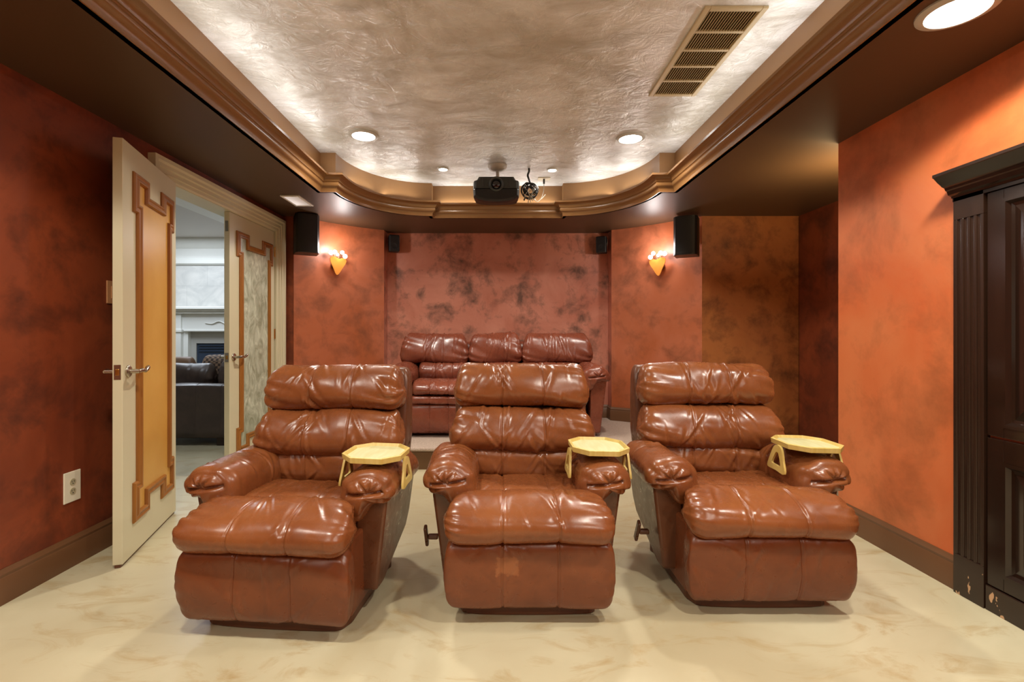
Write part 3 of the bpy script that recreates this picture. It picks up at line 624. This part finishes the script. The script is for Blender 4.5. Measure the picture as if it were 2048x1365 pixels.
recliner(*RC[1], 'brown leather recliner in the middle with pale scuff on its footrest panel', 41, True)
recliner(*RC[2], 'brown leather recliner closest to the bright orange wall and dark cabinet', 83)

def tray_table(loc, rz, tilt, label):
    o = thing('arm_tray', label, 'tray', loc, rz, 'octagonal wooden trays clipped on recliner arms'); o.rotation_euler = (tilt[0], tilt[1], rz)
    w, l, cx, cy = .12, .132, .058, .065
    octo = [(-w+cx, -l), (w-cx, -l), (w, -l+cy), (w, l-cy), (w-cx, l), (-w+cx, l), (-w, l-cy), (-w, -l+cy)]
    bm = new_bm(); prism(bm, [(x*.97, y*.97) for x, y in octo], lambda p, q, a: (p, q, a), .004, .012); obj('tray_top', bm, M['traytop'], o)
    bm = new_bm(); sweep(bm, octo, [(0, 0), (-.003, .022), (.006, .024), (.013, .012), (.013, 0)], closed=True, side=1); obj('rim', bm, M['traywood'], o, bevel=.001)
    for s in (-1, 1):
        b = new_bm(); outp = catmull([(-.065, -.115), (-.05, -.06), (-.03, -.012), (.0, .0), (.03, -.012), (.055, -.06), (.07, -.1), (.06, -.112), (.0, -.113)], 4, True)
        inp = catmull([(-.04, -.092), (-.026, -.05), (-.012, -.026), (.0, -.022), (.012, -.026), (.03, -.055), (.045, -.085), (.035, -.092), (.0, -.093)], 4, True); inp = [(p*.8+.001, -.064+(q+.062)*.8) for p, q in inp]
        n = len(outp); R4 = []
        for pts_, x in ((outp, 0), (inp, 0), (inp, .009), (outp, .009)): R4.append([b.verts.new((s*(.1195+x-.06*q), p, q+.002)) for p, q in pts_])
        for i in range(4):
            for k in range(n): b.faces.new((R4[i][k], R4[i][(k+1) % n], R4[(i+1) % 4][(k+1) % n], R4[(i+1) % 4][k]))
        obj('clip', b, M['traywood'], o, smooth=40)
names = ['pale wood octagonal tray clipped on the recliner arm nearest the open door', 'pale wood octagonal tray clipped on arm of the middle recliner', 'pale wood octagonal tray on the recliner arm beside the orange wall']
for (loc, rz), nm, t_, dy in zip(RC, names, ((.0, .02), (.01, .02), (0, .02)), (-.115, -.115, -.115)):
    tray_table((loc[0]+.322*math.cos(rz)-dy*math.sin(rz), loc[1]+.322*math.sin(rz)+dy*math.cos(rz), .603), rz, t_, nm)

# ------------------------------------------------------------------ sofa on the platform
sf = thing('sofa', 'russet three seat leather reclining sofa on the carpeted platform', 'sofa', (-.005, 4.72, DZ))
L = M['leather_sofa']
bm = new_bm(); box(bm, -.8, .8, -.36, .3, .03, .34); obj('frame', bm, L, sf, bevel=.01)
for x in (-.82, .82):
    for y in (-.33, .25):
        bm = new_bm(); box(bm, x-.04, x+.04, y-.04, y+.04, 0, .035); obj('foot', bm, M['plinth'], sf)
for i, (x0, x1) in enumerate(((-.765, -.275), (-.265, .225), (.235, .755))):
    w = (x1-x0)/2; xm = (x0+x1)/2
    mp_ = (lambda xm: lambda a, p, q: (a+xm, p, q))(xm)
    kw = dict(seams=(-w*.34, w*.34), seed=200+i*10)
    cushion('front_panel', sf, L, -w, w, [(-.37, .04), (-.405, .07), (-.42, .18), (-.41, .28), (-.37, .3), (-.33, .28), (-.33, .06)], mp_, R=.02, k=.2, nf=3, famp=.002, fwin=(1, 4), cols=40, dome=.002, gather=.001, **kw)
    cushion('seat_lip', sf, L, -w, w, [(-.35, .3), (-.42, .305), (-.435, .34), (-.42, .37), (-.34, .38), (-.3, .34)], mp_, R=.03, k=.4, nf=2, famp=.002, fwin=(1, 4), cols=40, dome=.004, gather=.001, **kw)
    cushion('seat_cushion', sf, L, -w, w, [(-.37, .38), (-.425, .39), (-.44, .43), (-.41, .475), (-.33, .505), (-.15, .51), (.05, .49), (.1, .44), (.02, .36), (-.2, .36)], mp_, R=.045, k=.4, nf=14, famp=.004, fwin=(2, 4.5), cols=60, dome=.004, gather=.003, **kw)
    cushion('back_cushion', sf, L, -w, w, [(.06, .45), (.0, .48), (-.03, .55), (-.01, .61), (.05, .65), (.14, .64), (.2, .55), (.15, .46)], mp_, R=.045, k=.4, nf=12, famp=.006, fwin=(1, 5), cols=60, dome=.004, gather=.005, **kw)
    h0, h1 = ((-.95, -.285), (-.277, .243), (.251, .94))[i]; hw = (h1-h0)/2; mh = (lambda xm: lambda a, p, q: (a+xm, p, q))((h0+h1)/2)
    cushion('headrest', sf, L, -hw, hw, [(.14, .635), (.05, .645), (.015, .7), (.03, .8), (.075, .89), (.14, .935), (.21, .92), (.26, .83), (.25, .7), (.2, .64)], mh, R=.06, k=.4, nf=12, famp=.008, fwin=(1, 6), cols=60, dome=.006, gather=.013, gl=.09, puff=.006, wscale=(1, 1.02, 1.03, 1, .96, .9, .9, .94, 1, 1), **kw)
cushion('backrest', sf, L, -.84, .84, [(.2, .06), (.2, .4), (.24, .7), (.29, .83), (.35, .82), (.36, .5), (.34, .06)], XM, seed=260, R=.04, k=.2, cols=20, gather=.001, nf=0, dome=.002)
for s in (-1, 1):
    bm = new_bm(); out = [(-.385, .52), (-.36, .03), (.3, .03), (.33, .52)]
    rows = [[bm.verts.new((s*(x+le*(z-.03)), y, z)) for y, z in out] for x, le in ((.835, .02), (.935, .11))]
    for k in range(4): bm.faces.new((rows[0][k], rows[0][(k+1) % 4], rows[1][(k+1) % 4], rows[1][k]))
    bm.faces.new(rows[0]); bm.faces.new(rows[1][::-1]); ar = obj('armrest', bm, L, sf, bevel=.015)
    sec = [(.79, .43), (.765, .51), (.78, .59), (.84, .64), (.91, .645), (.985, .61), (1.025, .56), (1.02, .51), (.98, .495), (.9, .49), (.84, .42)]
    if s < 0: sec = [(-a, b) for a, b in sec]
    cushion('arm_pad', ar, L, -.41, .24, sec, YM, seed=270+s, R=.06, k=.42, cols=50, gather=.007, gk=7, gl=.045, nf=6, famp=.006, fwin=(1, 6), puff=.005, dome=.025, hcrease=((7.55, .022, -1, .045),), slit=(-1, s*.9, .545, .026, ((1.57, .05), (.75, .06), (2.4, .06))))

# ------------------------------------------------------------------ living room beyond the doors
HX0, HX1, HY0, HY1, HZ = -6.3, XL-T, 1.2, 7.0, 2.48
bm = new_bm(); box(bm, HX0, HX1+.4, HY1, HY1+.1, 0, HZ+.1); struct(obj('wall_fireplace', bm, M['stone']))
bm = new_bm(); box(bm, HX0-.1, HX0, HY0, HY1, 0, HZ+.1); struct(obj('wall_living_room', bm, M['hallwall']))
bm = new_bm(); box(bm, HX0, HX1, HY0-.1, HY0, 0, HZ+.1); struct(obj('wall_living_room_front', bm, M['hallwall']))
bm = new_bm(); box(bm, HX1, HX1+.1, 4.75, HY1, 0, HZ+.1); struct(obj('wall_living_room_side', bm, M['hallwall']))
bm = new_bm(); box(bm, HX0, HX1+.02, HY0, HY1+.1, HZ, HZ+.1); struct(obj('ceiling_living_room', bm, M['hallceil']))
bm = new_bm(); prism(bm, [(-3.16, HZ), (-3.14, 2.40), (-3.1, 2.385), (-3.08, 2.35), (-2.78, 2.35), (-2.76, 2.385), (-2.72, 2.40), (-2.70, HZ)], lambda p, q, a: (p, a, q), HY0, HY1-.12); struct(obj('trim_4', bm, M['offwhite'], smooth=30), 'white ceiling beam in the room beyond', 'beam')
bm = new_bm(); prism(bm, [(0, HZ), (.14, HZ), (.13, HZ-.05), (.09, HZ-.12), (.05, HZ-.15), (.045, HZ-.2), (.03, HZ-.24), (.028, HZ-.29), (.05, HZ-.3), (.05, HZ-.36), (.02, HZ-.38), (0, HZ-.38)], lambda p, q, a: (a, HY1-p, q), HX0, HX1); struct(obj('trim_5', bm, M['offwhite'], smooth=30), 'layered white crown above the stone fireplace wall', 'moulding')
fp = thing('fireplace', 'white fireplace mantel on the stone wall of the room beyond', 'fireplace', (-3.75, HY1, 0))
bm = new_bm()
for pr in ((.25, 1.45, 1.49, .97), (.22, 1.425, 1.45, .94), (.19, 1.39, 1.425, .91)): box(bm, -pr[3], pr[3], -pr[0], 0, pr[1], pr[2])
obj('mantel_shelf', bm, M['offwhite'], fp, bevel=.008)
bm = new_bm(); box(bm, -.86, .86, -.13, 0, 1.15, 1.39); box(bm, -.7, .7, -.145, -.13, 1.14, 1.165); obj('frieze', bm, M['offwhite'], fp, bevel=.004)
for s in (-1, 1):
    bm = new_bm(); a, b = sorted((s*.73, s*.87)); box(bm, a, b, -.16, 0, .0, 1.39); box(bm, a-.015, b+.015, -.175, 0, 1.13, 1.17); box(bm, a-.015, b+.015, -.175, 0, 0, .16); obj('pilaster', bm, M['offwhite'], fp, bevel=.004)
    bm = new_bm(); a, b = sorted((s*.66, s*.73)); box(bm, a, b, -.11, 0, 0, 1.15); obj('inner_frame', bm, M['offwhite'], fp, bevel=.003)
bm = new_bm(); box(bm, -.66, -.58, -.05, 0, 0, 1.15); box(bm, .58, .66, -.05, 0, 0, 1.15); box(bm, -.58, .58, -.05, 0, .97, 1.15); obj('surround', bm, M['firetile'], fp)
bm = new_bm(); box(bm, -.58, .58, -.03, 0, .1, .97); fb = obj('firebox', bm, M['firebox'], fp)
bm = new_bm(); box(bm, -.42, .42, -.04, -.03, .2, .8); obj('glass', bm, M['fireglass'], fb, bevel=.01)
bm = new_bm()
for z in (.86, .9, .94): box(bm, -.55, .55, -.045, -.03, z-.008, z+.008)
obj('louvre', bm, M['firebox'], fb)
bm = new_bm()
for s in (-1, 1):
    tube(bm, catmull([(0, -.14, 1.27), (s*.1, -.145, 1.25), (s*.2, -.142, 1.285), (s*.3, -.14, 1.25), (s*.4, -.14, 1.26)], 6), .012, 8, lambda t: 1-.6*t)
obj('carved_swag', bm, M['offwhite'], fp, smooth=60)

ds = thing('dark_sofa', 'dark espresso leather sofa seen from behind through the doorway', 'sofa', (-3.7, 4.76, 0))
cushion('backrest', ds, M['leather_dark'], -1.0, 1.22, [(.0, .09), (-.005, .3), (0, .56), (.03, .605), (.12, .61), (.17, .56), (.2, .3), (.2, .09)], XM, seed=301, R=.03, k=.2, seams=(.62, .87), cols=40, gather=.001, nf=0, dome=.003, seamd=.003, puff=.002)
bm = new_bm(); box(bm, -1.0, 1.2, .02, .85, .09, .3); obj('frame', bm, M['leather_dark'], ds, bevel=.01)
cushion('seat_cushion', ds, M['leather_dark'], -.82, 1.02, [(.2, .3), (.2, .42), (.3, .45), (.8, .45), (.88, .4), (.88, .32), (.8, .29)], XM, seed=303, R=.04, k=.3, cols=30, nf=0)
for s in (-1, 1):
    x = s*1.02+.1; cushion('arm', ds, M['leather_dark'], .1, .9, [(x-.1, .1), (x-.11, .5), (x-.08, .58), (x+.08, .58), (x+.095, .5), (x+.09, .1)], YM, seed=305+s, R=.03, k=.2, cols=20, nf=0, gather=.001, dome=.003)
    for y in (.08, .8):
        lx = -.9 if s < 0 else .965; bm = new_bm(); box(bm, lx-.05, lx+.05, y-.05, y+.05, 0, .1); obj('leg', bm, M['plinth'], ds, bevel=.004)
def pillow_thing(name, label, m, loc, rot, w, h, t_, seed):
    bm = new_bm(); pillow(bm, -w/2, w/2, [(-h/2, 0), (-h*.3, t_*.42), (0, t_*.5), (h*.3, t_*.42), (h/2, 0), (h*.3, -t_*.42), (0, -t_*.5), (-h*.3, -t_*.42)], XM, seed=seed, R=.07, k=.75, cols=30, nf=6, famp=.006, fwin=(0, 4), gather=.006, puff=.006)
    o = obj(name, bm, m, None, smooth=180, loc=loc); o.rotation_euler = rot; return tag(o, label, 'cushion')
pillow_thing('leather_cushion', 'dark leather back cushion poking above the dark sofa', M['leather_dark'], (-3.27, 5.08, .645), (1.52, 0, 0), .62, .31, .16, 310)
pillow_thing('woven_cushion', 'brown woven cushion leaning behind the leather back cushion', M['weave'], (-2.99, 5.27, .7), (1.5, 0, 0), .46, .36, .13, 311)
pillow_thing('tan_cushion', 'tan cushion standing beside the woven cushion in the room beyond', M['throw'], (-3.53, 5.27, .68), (1.5, 0, 0), .5, .34, .13, 312)
pillow_thing('grey_cushion', 'grey leather cushion tucked at the end of dark sofa beside the door', M['leather_dark'], (-2.8, 5.08, .67), (1.5, 0, 0), .24, .33, .13, 313)
for x, y, e in ((-4.2, 5.9, 46), (-3.2, 3.6, 34)): area('living_room_lamp', (x, y, HZ-.02), (0, 0, 0), 1.1, 1.1, e, (.80, .89, 1))

# ------------------------------------------------------------------ world, camera, view
w = bpy.data.worlds.new('world'); bpy.context.scene.world = w; w.use_nodes = True; w.node_tree.nodes['Background'].inputs[0].default_value = (0, 0, 0, 1)
cd = bpy.data.cameras.new('camera'); cd.lens = 36*967/2048; cd.sensor_width = 36; cd.sensor_fit = 'HORIZONTAL'; cd.shift_x = 29/2048; cd.shift_y = -15.5/2048; cd.clip_start = .05
co = bpy.data.objects.new('camera', cd); C.objects.link(co); co.location = (0, 0, 1.114); co.rotation_euler = (PI/2, 0, 0)
sc = bpy.context.scene; sc.camera = co
sc.view_settings.view_transform = 'Standard'; sc.view_settings.look = 'None'; sc.view_settings.gamma = 1; sc.view_settings.exposure = 0
